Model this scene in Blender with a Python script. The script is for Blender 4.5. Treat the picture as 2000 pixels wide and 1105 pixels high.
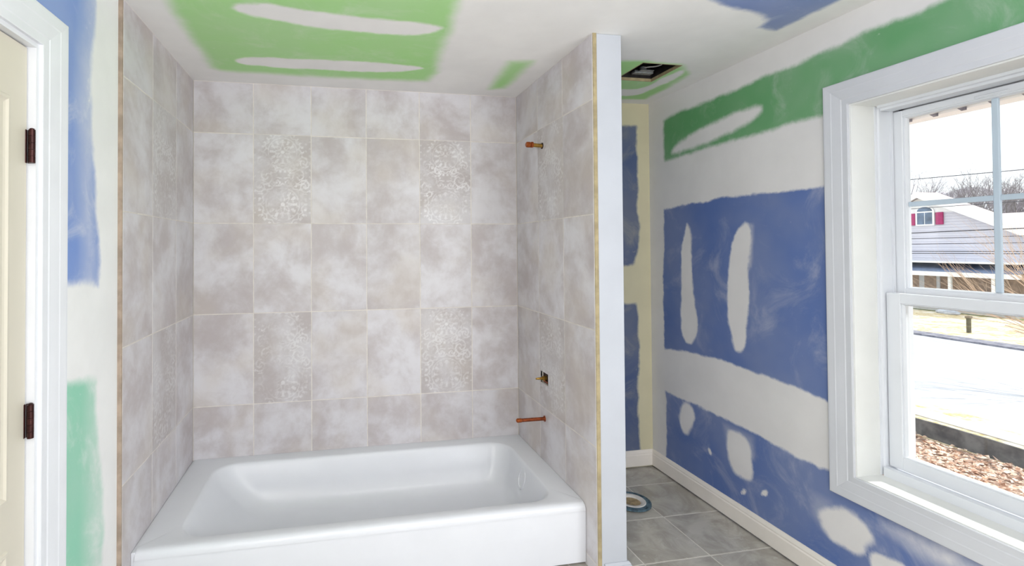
import bpy, bmesh, math, random
import numpy as np
from mathutils import Vector, Matrix

# ---------------------------------------------------------------- clearing
for _o in list(bpy.data.objects):
    bpy.data.objects.remove(_o, do_unlink=True)
S = bpy.context.scene
C = S.collection
RNG = random.Random(7)

# ---------------------------------------------------------------- camera
cam = bpy.data.cameras.new('camera')
camo = bpy.data.objects.new('camera', cam)
C.objects.link(camo)
YAW, PITCH, ROLL, FPX, PX, PY = 0.18536, 0.01474, -0.00596, 972.18, 840.24, 468.19
fw = Vector((math.sin(YAW)*math.cos(PITCH), math.cos(YAW)*math.cos(PITCH), math.sin(PITCH)))
rt = Vector((math.cos(YAW), -math.sin(YAW), 0))
up = rt.cross(fw)
rt, up = rt*math.cos(ROLL)+up*math.sin(ROLL), -rt*math.sin(ROLL)+up*math.cos(ROLL)
camo.matrix_world = Matrix(((rt.x, up.x, -fw.x, 0.7757), (rt.y, up.y, -fw.y, -2.9281), (rt.z, up.z, -fw.z, 1.4306), (0, 0, 0, 1)))
cam.sensor_fit = 'HORIZONTAL'
cam.sensor_width = 36
cam.lens = 36*FPX/2000
cam.shift_x = (1000-PX)/2000
cam.shift_y = -(552.5-PY)/2000
cam.clip_start = 0.05
cam.clip_end = 400
S.camera = camo

# ---------------------------------------------------------------- world, sun, exposure
W_ = bpy.data.worlds.new('overcast_sky')
S.world = W_
W_.use_nodes = True
bg = W_.node_tree.nodes['Background']
bg.inputs[0].default_value = (0.93, 0.96, 1.0, 1)
bg.inputs[1].default_value = 1.7
sun = bpy.data.lights.new('sun', 'SUN')
sun.energy = 4.6
sun.angle = math.radians(0.6)
sun.color = (1.0, 0.96, 0.9)
suno = bpy.data.objects.new('sun', sun)
C.objects.link(suno)
suno.location = (20, -5, 20)
suno.rotation_euler = Vector((-1.0, 0.17, -0.93)).to_track_quat('-Z', 'Y').to_euler()
def area_lamp(name, loc, aim, sx, sy, power, col=(1, 1, 1)):
    l = bpy.data.lights.new(name, 'AREA'); l.shape = 'RECTANGLE'; l.size = sx; l.size_y = sy
    l.energy = power; l.color = col
    o = bpy.data.objects.new(name, l); C.objects.link(o)
    o.location = loc; o.rotation_euler = Vector(aim).to_track_quat('-Z', 'Y').to_euler()
    return o
# added fill lights, out of view behind the camera: right side, left side and uplight
area_lamp('side_fill', (2.68, -4.2, 1.35), (-1, .30, 0), 2.2, 1.7, 78.0, (.94, .97, 1.0))
area_lamp('up_fill', (1.4, -3.4, 1.9), (0, .15, 1), .5, .5, 30.0)
area_lamp('left_fill', (.12, -3.7, 1.7), (1, .35, 0), .9, .5, 30.0, (1.0, .97, .93))
S.view_settings.view_transform = 'Standard'
S.view_settings.look = 'None'
S.view_settings.gamma = 1
S.view_settings.use_curve_mapping = False
S.view_settings.exposure = 0.0

# ---------------------------------------------------------------- dimensions (metres)
H = 2.36          # ceiling
XR = 2.793        # right wall face
WT = 1.872        # right tile face of the alcove
PA, PB = 1.890, 2.011   # partition faces
YP = -0.940       # partition end
YB = 0.010        # drywall face of back wall
XL = -0.015       # drywall face of left wall
YREAR = -6.6      # the room is modelled up to here, it opens to the next room
ZG = -2.1         # ground outside

# ---------------------------------------------------------------- helpers
def lin(c):
    c = c/255.0
    return c/12.92 if c <= 0.04045 else ((c+0.055)/1.055)**2.4
def rgb(r, g, b):
    return (lin(r), lin(g), lin(b), 1)

def tag(o, label=None, cat=None, group=None, kind=None):
    if label: o['label'] = label
    if cat: o['category'] = cat
    if group: o['group'] = group
    if kind: o['kind'] = kind
    return o

def empty(name, loc=(0, 0, 0), label=None, cat=None, group=None, kind=None, parent=None):
    o = bpy.data.objects.new(name, None)
    C.objects.link(o)
    o.empty_display_size = 0.05
    o.location = loc
    if parent: o.parent = parent
    return tag(o, label, cat, group, kind)

def root_loc(p):
    v = Vector((0, 0, 0))
    while p is not None:
        v += p.location
        p = p.parent
    return v

class MB:
    """collects shapes in world coordinates, then links them as one mesh object"""
    def __init__(s):
        s.v, s.f = [], []
    def add(s, vs, fs):
        n = len(s.v)
        s.v += [tuple(v) for v in vs]
        s.f += [tuple(i+n for i in f) for f in fs]
        return s
    def box(s, x0, x1, y0, y1, z0, z1, c=0.0):
        if x0 > x1: x0, x1 = x1, x0
        if y0 > y1: y0, y1 = y1, y0
        if z0 > z1: z0, z1 = z1, z0
        c = min(c, (x1-x0)*.45, (y1-y0)*.45, (z1-z0)*.45)
        if c <= 0:
            vs = [(x, y, z) for x in (x0, x1) for y in (y0, y1) for z in (z0, z1)]
            return s.add(vs, [(0, 1, 3, 2), (4, 6, 7, 5), (0, 4, 5, 1), (2, 3, 7, 6), (0, 2, 6, 4), (1, 5, 7, 3)])
        vs, idx = [], {}
        for sx in (0, 1):
            for sy in (0, 1):
                for sz in (0, 1):
                    X, Y, Z = (x0, x1)[sx], (y0, y1)[sy], (z0, z1)[sz]
                    dx, dy, dz = (c, -c)[sx], (c, -c)[sy], (c, -c)[sz]
                    for a, p in (('x', (X, Y+dy, Z+dz)), ('y', (X+dx, Y, Z+dz)), ('z', (X+dx, Y+dy, Z))):
                        idx[(sx, sy, sz, a)] = len(vs); vs.append(p)
        fs = []
        for k, a in enumerate('xyz'):
            for t in (0, 1):
                q = []
                for u, w in ((0, 0), (1, 0), (1, 1), (0, 1)):
                    sgn = [0, 0, 0]; sgn[k] = t
                    o = [i for i in range(3) if i != k]
                    sgn[o[0]], sgn[o[1]] = u, w
                    q.append(idx[(*sgn, a)])
                fs.append(q)
        for sx in (0, 1):
            for sy in (0, 1):
                for sz in (0, 1):
                    fs.append([idx[(sx, sy, sz, a)] for a in 'xyz'])
        for k in range(3):
            o = [i for i in range(3) if i != k]
            for u in (0, 1):
                for w in (0, 1):
                    q = []
                    for t, a in ((0, o[0]), (0, o[1]), (1, o[1]), (1, o[0])):
                        sgn = [0, 0, 0]; sgn[k] = t; sgn[o[0]] = u; sgn[o[1]] = w
                        q.append(idx[(*sgn, 'xyz'[a])])
                    fs.append(q)
        return s.add(vs, fs)
    def tube(s, pts, radii, n=8, cap=True):
        pts = [Vector(p) for p in pts]
        if not hasattr(radii, '__len__'): radii = [radii]*len(pts)
        vs, fs = [], []
        ref = None
        for i, p in enumerate(pts):
            d = (pts[min(i+1, len(pts)-1)]-pts[max(i-1, 0)]).normalized()
            if ref is None:
                ref = Vector((0, 0, 1)) if abs(d.z) < .9 else Vector((1, 0, 0))
            a = d.cross(ref).normalized(); b = a.cross(d).normalized(); ref = b
            for k in range(n):
                t = 2*math.pi*k/n
                vs.append(p+(a*math.cos(t)+b*math.sin(t))*radii[i])
        for i in range(len(pts)-1):
            for k in range(n):
                k2 = (k+1) % n
                fs.append((i*n+k, i*n+k2, (i+1)*n+k2, (i+1)*n+k))
        if cap:
            fs.append(tuple(range(n-1, -1, -1))); m = (len(pts)-1)*n
            fs.append(tuple(m+k for k in range(n)))
        return s.add(vs, fs)
    def loft(s, rings, close=True, cap0=False, cap1=False):
        n = len(rings[0]); vs = [p for r in rings for p in r]; fs = []
        for i in range(len(rings)-1):
            for k in range(n if close else n-1):
                k2 = (k+1) % n
                fs.append((i*n+k, i*n+k2, (i+1)*n+k2, (i+1)*n+k))
        if cap0: fs.append(tuple(range(n-1, -1, -1)))
        if cap1: fs.append(tuple((len(rings)-1)*n+k for k in range(n)))
        return s.add(vs, fs)
    def prism(s, poly, axis, a, b):
        """poly of 2-D points in the two other axes (in x,y,z order), from a to b along axis"""
        def p3(p, t):
            q = [p[0], p[1]]; q.insert(axis, t); return tuple(q)
        n = len(poly)
        vs = [p3(p, a) for p in poly]+[p3(p, b) for p in poly]
        fs = [tuple(range(n)), tuple(range(2*n-1, n-1, -1))]+[(k, k+n, (k+1) % n+n, (k+1) % n) for k in range(n)]
        return s.add(vs, fs)
    def build(s, name, mat, parent=None, smooth=False, fix=True):
        L = root_loc(parent)
        me = bpy.data.meshes.new(name)
        me.from_pydata([(v[0]-L.x, v[1]-L.y, v[2]-L.z) for v in s.v], [], s.f)
        if fix:
            bm = bmesh.new(); bm.from_mesh(me)
            bmesh.ops.recalc_face_normals(bm, faces=bm.faces)
            bm.to_mesh(me); bm.free()
        me.materials.append(mat)
        if smooth:
            me.polygons.foreach_set('use_smooth', [True]*len(me.polygons))
            try: me.set_sharp_from_angle(angle=math.radians(40))
            except Exception: pass
        me.update()
        o = bpy.data.objects.new(name, me)
        C.objects.link(o)
        if parent: o.parent = parent
        return o
    def top(s, name, mat, loc=None, smooth=False, **kw):
        """a thing that is one mesh: origin moved to loc"""
        if loc is not None:
            s.v = [(v[0]-loc[0], v[1]-loc[1], v[2]-loc[2]) for v in s.v]
        o = s.build(name, mat, None, smooth)
        if loc is not None: o.location = loc
        return tag(o, **kw)

# ---------------------------------------------------------------- materials
def new_mat(name):
    m = bpy.data.materials.new(name); m.use_nodes = True
    nt = m.node_tree
    return m, nt, nt.nodes['Principled BSDF']
def N(nt, typ, **kw):
    n = nt.nodes.new(typ)
    for k, v in kw.items(): setattr(n, k, v)
    return n
def setin(n, **kw):
    for k, v in kw.items(): n.inputs[k.replace('_', ' ')].default_value = v
def math_node(nt, op, a, b=None, c=None, clamp=False):
    n = N(nt, 'ShaderNodeMath', operation=op, use_clamp=clamp)
    for i, x in enumerate((a, b, c)):
        if x is None: continue
        if isinstance(x, (int, float)): n.inputs[i].default_value = x
        else: nt.links.new(x, n.inputs[i])
    return n.outputs[0]
def mixc(nt, fac, a, b, blend='MIX'):
    n = N(nt, 'ShaderNodeMix', data_type='RGBA', blend_type=blend)
    for i, x in ((0, fac), (6, a), (7, b)):
        if isinstance(x, (int, float)): n.inputs[i].default_value = x
        elif isinstance(x, tuple): n.inputs[i].default_value = x
        else: nt.links.new(x, n.inputs[i])
    return n.outputs[2]
def maprange(nt, v, a, b, c=0.0, d=1.0, smooth=True):
    n = N(nt, 'ShaderNodeMapRange', interpolation_type='SMOOTHSTEP' if smooth else 'LINEAR', clamp=True)
    nt.links.new(v, n.inputs['Value'])
    for k, x in (('From Min', a), ('From Max', b), ('To Min', c), ('To Max', d)):
        if isinstance(x, (int, float)): n.inputs[k].default_value = x
        else: nt.links.new(x, n.inputs[k])
    return n.outputs[0]
def noise(nt, vec, scale, detail=3.0, rough=0.55, dist=0.0):
    n = N(nt, 'ShaderNodeTexNoise')
    n.inputs['Scale'].default_value = scale; n.inputs['Detail'].default_value = detail
    n.inputs['Roughness'].default_value = rough; n.inputs['Distortion'].default_value = dist
    if vec is not None: nt.links.new(vec, n.inputs['Vector'])
    return n.outputs['Fac']
def objcoord(nt, scale=None, rand=0.0):
    tc = N(nt, 'ShaderNodeTexCoord').outputs['Object']
    if rand:
        oi = N(nt, 'ShaderNodeObjectInfo')
        mv = N(nt, 'ShaderNodeVectorMath', operation='ADD')
        cmb = N(nt, 'ShaderNodeCombineXYZ')
        for i, k in enumerate((rand, rand*1.7, rand*.6)):
            nt.links.new(math_node(nt, 'MULTIPLY', oi.outputs['Random'], k), cmb.inputs[i])
        nt.links.new(tc, mv.inputs[0]); nt.links.new(cmb.outputs[0], mv.inputs[1]); tc = mv.outputs[0]
    if scale:
        mp = N(nt, 'ShaderNodeMapping'); mp.inputs['Scale'].default_value = scale
        nt.links.new(tc, mp.inputs['Vector']); tc = mp.outputs[0]
    return tc
def bump(nt, bs, h, strength=.2, dist=.01):
    b = N(nt, 'ShaderNodeBump'); b.inputs['Strength'].default_value = strength; b.inputs['Distance'].default_value = dist
    nt.links.new(h, b.inputs['Height']); nt.links.new(b.outputs[0], bs.inputs['Normal'])

def flat(name, col, rough=.5, var=.06, vscale=6.0, metal=0.0, spec=.5, bmp=0.0, bscale=60.0):
    m, nt, bs = new_mat(name)
    tc = objcoord(nt)
    f = noise(nt, tc, vscale, 4)
    d = tuple(max(0, c*(1-var*2)) for c in col[:3])+(1,)
    l = tuple(min(1, c*(1+var)) for c in col[:3])+(1,)
    nt.links.new(mixc(nt, maprange(nt, f, .3, .7), d, l), bs.inputs['Base Color'])
    setin(bs, Roughness=rough, Metallic=metal)
    bs.inputs['Specular IOR Level'].default_value = spec
    if bmp: bump(nt, bs, noise(nt, tc, bscale, 3), bmp, .004)
    return m

def drywall(name, mud=rgb(228, 227, 227), blue=rgb(92, 116, 172), green=rgb(100, 160, 108), film=.28):
    m, nt, bs = new_mat(name)
    tc = objcoord(nt)
    def attr(n):
        a = N(nt, 'ShaderNodeAttribute', attribute_name=n, attribute_type='GEOMETRY'); return a.outputs['Fac']
    sd, soft, gr, hz = attr('sd'), attr('soft'), attr('green'), attr('haze')
    w1 = math_node(nt, 'MULTIPLY', math_node(nt, 'SUBTRACT', noise(nt, tc, 7, 2), .5), .045)
    w2 = math_node(nt, 'MULTIPLY', math_node(nt, 'SUBTRACT', noise(nt, tc, 45, 4, .7), .5), .016)
    e = math_node(nt, 'ADD', sd, math_node(nt, 'ADD', w1, w2))
    neg = math_node(nt, 'MULTIPLY', soft, -1.0)
    cov = maprange(nt, e, neg, soft)
    # thin smears of compound left on the boards
    st = objcoord(nt, (1.2, 1.2, 1.2))
    fz = noise(nt, st, 3.0, 6, .65, 1.2)
    sm = maprange(nt, fz, .48, .78, 0.0, film)
    sp = maprange(nt, noise(nt, tc, 24, 5, .7), .66, .76, 0, film*.8)
    thin = math_node(nt, 'ADD', sm, sp, clamp=True)
    thin = math_node(nt, 'ADD', thin, math_node(nt, 'MULTIPLY', hz, maprange(nt, noise(nt, tc, 9, 5, .7), .25, .75, .55, 1.0)), clamp=True)
    cov = math_node(nt, 'MULTIPLY', cov, math_node(nt, 'SUBTRACT', 1.0, thin, clamp=True))
    board = mixc(nt, gr, blue, green)
    bv = noise(nt, tc, 2.2, 3)
    board = mixc(nt, maprange(nt, bv, .3, .7, 0, .35), board, mixc(nt, .5, board, tuple(x*.75 for x in mud[:3])+(1,)))
    mudv = mixc(nt, maprange(nt, noise(nt, tc, 4, 5), .3, .7), tuple(c*.94 for c in mud[:3])+(1,), mud)
    nt.links.new(mixc(nt, cov, mudv, board), bs.inputs['Base Color'])
    setin(bs, Roughness=.85)
    bs.inputs['Specular IOR Level'].default_value = .2
    hgt = math_node(nt, 'ADD', math_node(nt, 'MULTIPLY', cov, -.5), math_node(nt, 'MULTIPLY', noise(nt, tc, 30, 4), .15))
    bump(nt, bs, hgt, .25, .004)
    return m

M = {}
M['drywall'] = drywall('drywall')
M['drywall_left'] = drywall('drywall_left', mud=rgb(240, 240, 240), green=rgb(146, 206, 180), blue=rgb(122, 150, 210), film=.5)
M['drywall_toilet'] = drywall('drywall_toilet', mud=rgb(214, 208, 178), blue=rgb(84, 100, 138))  # yellowish bounce light is tinted into this wall's mud colour
M['drywall_ceiling'] = drywall('drywall_ceiling', mud=rgb(240, 239, 238), green=rgb(170, 220, 146), blue=rgb(124, 142, 188), film=.3)
M['white_paint'] = flat('white_paint', rgb(226, 228, 233), .38, .015)
M['darkened_white'] = flat('darkened_white', rgb(184, 188, 196), .8, .015)  # white drywall darkened to offset the strong fill light on the partition
M['baseboard_paint'] = flat('baseboard_paint', rgb(240, 234, 226), .45, .02)
M['casing_grey'] = flat('white_window_casing', rgb(206, 209, 215), .4, .015)
M['jamb_paint'] = flat('jamb_paint', rgb(226, 228, 226), .4, .015)
M['vinyl'] = flat('white_vinyl', rgb(222, 226, 232), .35, .01)
M['muntin'] = flat('grey_white_muntin', rgb(190, 206, 220), .4, .01)
M['door'] = flat('cream_door_paint', rgb(212, 206, 191), .45, .02, 2.0)
M['bronze'] = flat('oil_rubbed_bronze', rgb(62, 28, 26), .35, .2, 40, .6)
M['enamel'] = flat('white_tub_enamel', rgb(220, 222, 228), .28, .008)
M['tan_edge'] = flat('tan_board_edge', rgb(164, 150, 116), .8, .12, 20)
M['brown_edge'] = flat('tile_body_edge', rgb(168, 150, 134), .8, .12, 20)
M['grout'] = flat('pale_grout', rgb(222, 216, 210), .9, .05, 20)
M['copper'] = flat('copper_pipe', rgb(160, 84, 52), .38, .2, 60, .85)
M['brass'] = flat('brass_fitting', rgb(176, 138, 66), .35, .15, 60, .85)
M['red_brass'] = flat('orange_brass_fitting', rgb(176, 92, 44), .4, .2, 90, .7)
M['hole_shade'] = flat('hole_shade_brown', rgb(52, 34, 28), .9, .3, 20)  # dark brown that paints shade into holes and slots
M['housing'] = flat('dark_metal_housing', rgb(46, 42, 42), .55, .25, 20, .3)
M['steel'] = flat('galvanised_steel', rgb(176, 178, 180), .4, .12, 60, .7)
M['wire'] = flat('white_wire', rgb(222, 220, 214), .5, .05)
M['yellow'] = flat('yellow_connector', rgb(206, 150, 40), .5, .1)
M['pvc'] = flat('white_pvc', rgb(216, 212, 206), .45, .05, 30)
M['flange_ring'] = flat('blue_grey_flange_ring', rgb(86, 112, 126), .5, .25, 40, .3)
M['plug'] = flat('brown_test_plug', rgb(170, 148, 112), .7, .2, 30)
M['plaster_back'] = flat('board_back', rgb(190, 186, 176), .9, .05)

def tile_mat(name, deco=False):
    m, nt, bs = new_mat(name)
    tc = objcoord(nt, None, 37.0)
    a = noise(nt, tc, 4.2, 4, .55, .4)
    b = noise(nt, tc, 16, 5, .65, .3)
    f = math_node(nt, 'ADD', math_node(nt, 'MULTIPLY', a, .72), math_node(nt, 'MULTIPLY', b, .28))
    base = mixc(nt, maprange(nt, f, .34, .66), rgb(187, 179, 180), rgb(218, 216, 221))
    warm = noise(nt, tc, 3.1, 2)
    base = mixc(nt, maprange(nt, warm, .45, .7, 0, .35), base, rgb(208, 198, 186))
    oi = N(nt, 'ShaderNodeObjectInfo')
    base = mixc(nt, 1.0, base, mixc(nt, oi.outputs['Random'], (.93, .925, .92, 1), (1, 1, 1, 1)), 'MULTIPLY')
    rg = .36
    if deco:
        at = N(nt, 'ShaderNodeAttribute', attribute_name='pattern', attribute_type='GEOMETRY').outputs['Fac']
        wear = maprange(nt, noise(nt, tc, 9, 4, .6), .36, .6)
        p = math_node(nt, 'MULTIPLY', at, wear)
        base = mixc(nt, math_node(nt, 'MULTIPLY', p, .6), mixc(nt, .22, base, rgb(160, 152, 146)), rgb(228, 227, 228))
        nt.links.new(math_node(nt, 'MULTIPLY', p, .12), bs.inputs['Metallic'])
        bump(nt, bs, p, .12, .001)
    nt.links.new(base, bs.inputs['Base Color'])
    setin(bs, Roughness=rg)
    bs.inputs['Specular IOR Level'].default_value = .4
    return m
M['tile'] = tile_mat('grey_beige_wall_tile')
M['deco_tile'] = tile_mat('damask_wall_tile', True)
def floor_tile_mat():
    m, nt, bs = new_mat('grey_floor_tile')
    tc = objcoord(nt, None, 23.0)
    f = noise(nt, objcoord(nt, (1, 2.2, 1), 23.0), 4.5, 6, .62, 1.4)
    v = noise(nt, tc, 9, 5, .7, 2.0)
    base = mixc(nt, maprange(nt, f, .33, .68), rgb(160, 155, 146), rgb(190, 186, 177))
    base = mixc(nt, maprange(nt, v, .56, .66, 0, .3), base, rgb(206, 204, 198))
    nt.links.new(base, bs.inputs['Base Color']); setin(bs, Roughness=.22)
    return m
M['floor_tile'] = floor_tile_mat()
M['floor_grout'] = flat('floor_grout', rgb(206, 202, 194), .9, .06, 30)

def glass_mat():
    m = bpy.data.materials.new('window_glass'); m.use_nodes = True
    nt = m.node_tree; nt.nodes.clear()
    out = N(nt, 'ShaderNodeOutputMaterial')
    tr = N(nt, 'ShaderNodeBsdfTransparent'); tr.inputs[0].default_value = (.97, .985, .98, 1)
    gl = N(nt, 'ShaderNodeBsdfGlossy'); gl.inputs['Roughness'].default_value = .02
    fr = N(nt, 'ShaderNodeFresnel'); fr.inputs['IOR'].default_value = 1.35
    mx = N(nt, 'ShaderNodeMixShader')
    nt.links.new(fr.outputs[0], mx.inputs[0]); nt.links.new(tr.outputs[0], mx.inputs[1]); nt.links.new(gl.outputs[0], mx.inputs[2])
    nt.links.new(mx.outputs[0], out.inputs['Surface'])
    return m
M['glass'] = glass_mat()

# ---------------------------------------------------------------- drywall with taped joints
def poly_sd(P, poly):
    """signed distance, positive inside"""
    a = np.array(poly, float); b = np.roll(a, -1, 0)
    d = np.full(len(P), 1e9); ins = np.zeros(len(P), bool)
    for (ax, ay), (bx, by) in zip(a, b):
        ex, ey = bx-ax, by-ay
        wx, wy = P[:, 0]-ax, P[:, 1]-ay
        t = np.clip((wx*ex+wy*ey)/(ex*ex+ey*ey+1e-12), 0, 1)
        d = np.minimum(d, np.hypot(wx-t*ex, wy-t*ey))
        c = ((ay > P[:, 1]) != (by > P[:, 1]))
        with np.errstate(divide='ignore', invalid='ignore'):
            xi = (bx-ax)*(P[:, 1]-ay)/(by-ay+1e-15)+ax
        ins ^= c & (P[:, 0] < xi)
    return np.where(ins, d, -d)

def board_wall(name, mat, axis, val, back, u0, u1, v0, v1, boards, streaks=(), hazes=(), holes=(), res=.012):
    """a drywall sheet: fine face grid carrying the board/compound map, plus its thickness.
    axis: constant axis; u,v: the other two axes in order; boards (poly, is_green, softness)"""
    def lines(a, b, cuts):
        if a < -2.4:                       # coarser behind the camera
            k = np.concatenate([np.linspace(a, -2.4, int((-2.4-a)/.12)+1), np.linspace(-2.4, b, int((b+2.4)/res)+1)[1:]])
        else:
            k = np.linspace(a, b, max(2, int((b-a)/res)+1))
        cuts = np.array(sorted(cuts))
        if len(cuts):
            k = np.array([x for x in k if np.min(np.abs(cuts-x)) > res*.4 or x in (a, b)])
            k = np.concatenate([k, cuts])
        return np.unique(np.round(k, 6))
    us = lines(u0, u1, [c for h in holes for c in (h[0], h[1]) if u0 < c < u1])
    vs = lines(v0, v1, [c for h in holes for c in (h[2], h[3]) if v0 < c < v1])
    nu, nv = len(us), len(vs)
    U_, V_ = np.meshgrid(us, vs, indexing='ij')
    P = np.stack([U_.ravel(), V_.ravel()], 1)
    sd = np.full(len(P), -1.0); soft = np.full(len(P), .01); gr = np.zeros(len(P)); hz = np.zeros(len(P))
    best = np.full(len(P), -9.0)
    for poly, g, s in boards:
        d = poly_sd(P, poly); k = d > best
        best = np.where(k, d, best); gr = np.where(k, g, gr); soft = np.where(k, s, soft)
    sd = np.maximum(sd, best)
    def rounded(p):
        for _ in range(2):
            p = [q for i in range(len(p)) for a, b in ((p[i], p[(i+1) % len(p)]),) for q in ((a[0]*.78+b[0]*.22, a[1]*.78+b[1]*.22), (a[0]*.22+b[0]*.78, a[1]*.22+b[1]*.78))]
        return p
    for poly, s in streaks:
        d = -poly_sd(P, rounded(poly)); k = d < sd
        sd = np.where(k, d, sd); soft = np.where(k & (np.abs(d) < .08), s, soft)
    for poly, s, a in hazes:
        d = poly_sd(P, poly); hz = np.maximum(hz, a*np.clip((d+s)/(2*s), 0, 1))
    def p3(u, v, w):
        q = [u, v]; q.insert(axis, w); return tuple(q)
    verts = [p3(u, v, val) for u, v in P]
    faces = []
    uc, vc = (us[1:]+us[:-1])/2, (vs[1:]+vs[:-1])/2
    for i in range(nu-1):
        for j in range(nv-1):
            if any(h[0] < uc[i] < h[1] and h[2] < vc[j] < h[3] for h in holes): continue
            faces.append((i*nv+j, (i+1)*nv+j, (i+1)*nv+j+1, i*nv+j+1))
    # the rest of the sheet: back faces and edges, coarse
    cu = sorted({u0, u1, *[c for h in holes for c in (h[0], h[1])]}); cv = sorted({v0, v1, *[c for h in holes for c in (h[2], h[3])]})
    cu = [c for c in cu if u0 <= c <= u1]; cv = [c for c in cv if v0 <= c <= v1]
    def quad(a, b, c, d):
        n = len(verts); verts.extend([a, b, c, d]); faces.append((n, n+1, n+2, n+3))
    solid = lambda i, j: 0 <= i < len(cu)-1 and 0 <= j < len(cv)-1 and not any(h[0] < (cu[i]+cu[i+1])/2 < h[1] and h[2] < (cv[j]+cv[j+1])/2 < h[3] for h in holes)
    for i in range(len(cu)-1):
        for j in range(len(cv)-1):
            if not solid(i, j): continue
            a, b, c, d = cu[i], cu[i+1], cv[j], cv[j+1]
            quad(p3(a, c, back), p3(b, c, back), p3(b, d, back), p3(a, d, back))
            for di, dj, e0, e1 in ((-1, 0, (a, c), (a, d)), (1, 0, (b, c), (b, d)), (0, -1, (a, c), (b, c)), (0, 1, (a, d), (b, d))):
                if not solid(i+di, j+dj):
                    quad(p3(*e0, val), p3(*e1, val), p3(*e1, back), p3(*e0, back))
    me = bpy.data.meshes.new(name)
    me.from_pydata(verts, [], faces)
    npad = len(verts)-len(P)
    for an, arr, pad in (('sd', sd, -1.0), ('soft', soft, .01), ('green', gr, 0.0), ('haze', hz, 0.0)):
        at = me.attributes.new(an, 'FLOAT', 'POINT')
        at.data.foreach_set('value', np.concatenate([arr, np.full(npad, pad)]).astype(np.float32))
    me.materials.append(mat); me.update()
    o = bpy.data.objects.new(name, me); C.objects.link(o)
    return tag(o, kind='structure')

# left wall -------------------------------------------------------
DY0, DY1, DZ = -2.195, -1.411, 1.991     # door opening
wall_left = board_wall('wall_left', M['drywall_left'], 0, XL, XL-.115, YREAR, YB, 0, H,
    [([(-2.3, 2.36), (-1.106, 2.36), (-1.10, 2.161), (-1.131, 1.994), (-1.119, 1.829), (-1.1, 1.697), (-1.081, 1.545), (-1.065, 1.372), (-1.072, 1.31), (-1.176, 1.328), (-1.276, 1.325), (-2.3, 1.33)], 0, .018),
     ([(-2.3, 1.03), (-1.274, 1.028), (-1.13, 1.013), (-1.085, 0.988), (-1.09, 0.896), (-1.06, 0.75), (-1.036, 0.601), (-1.03, 0.458), (-1.045, 0.2), (-2.3, 0.2)], 1, .022)],
    hazes=[([(-1.16, 2.36), (-1.06, 2.36), (-1.06, 1.9), (-1.12, 1.6), (-1.09, 1.3), (-1.15, 1.3), (-1.2, 1.9)], .05, .5),
           ([(-1.12, 1.0), (-1.0, 1.0), (-1.0, .2), (-1.14, .2), (-1.13, .6)], .06, .55)],
    holes=[(DY0, DY1, 0, DZ)])

# back wall -------------------------------------------------------
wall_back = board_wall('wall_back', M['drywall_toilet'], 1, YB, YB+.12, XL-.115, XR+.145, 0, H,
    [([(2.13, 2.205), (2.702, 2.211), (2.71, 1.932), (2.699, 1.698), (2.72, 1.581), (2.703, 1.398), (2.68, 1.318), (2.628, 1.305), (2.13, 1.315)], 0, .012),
     ([(2.13, 1.061), (2.691, 1.055), (2.702, 0.766), (2.693, 0.436), (2.70, 0.02), (2.13, 0.02)], 0, .012)], res=.015)

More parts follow.
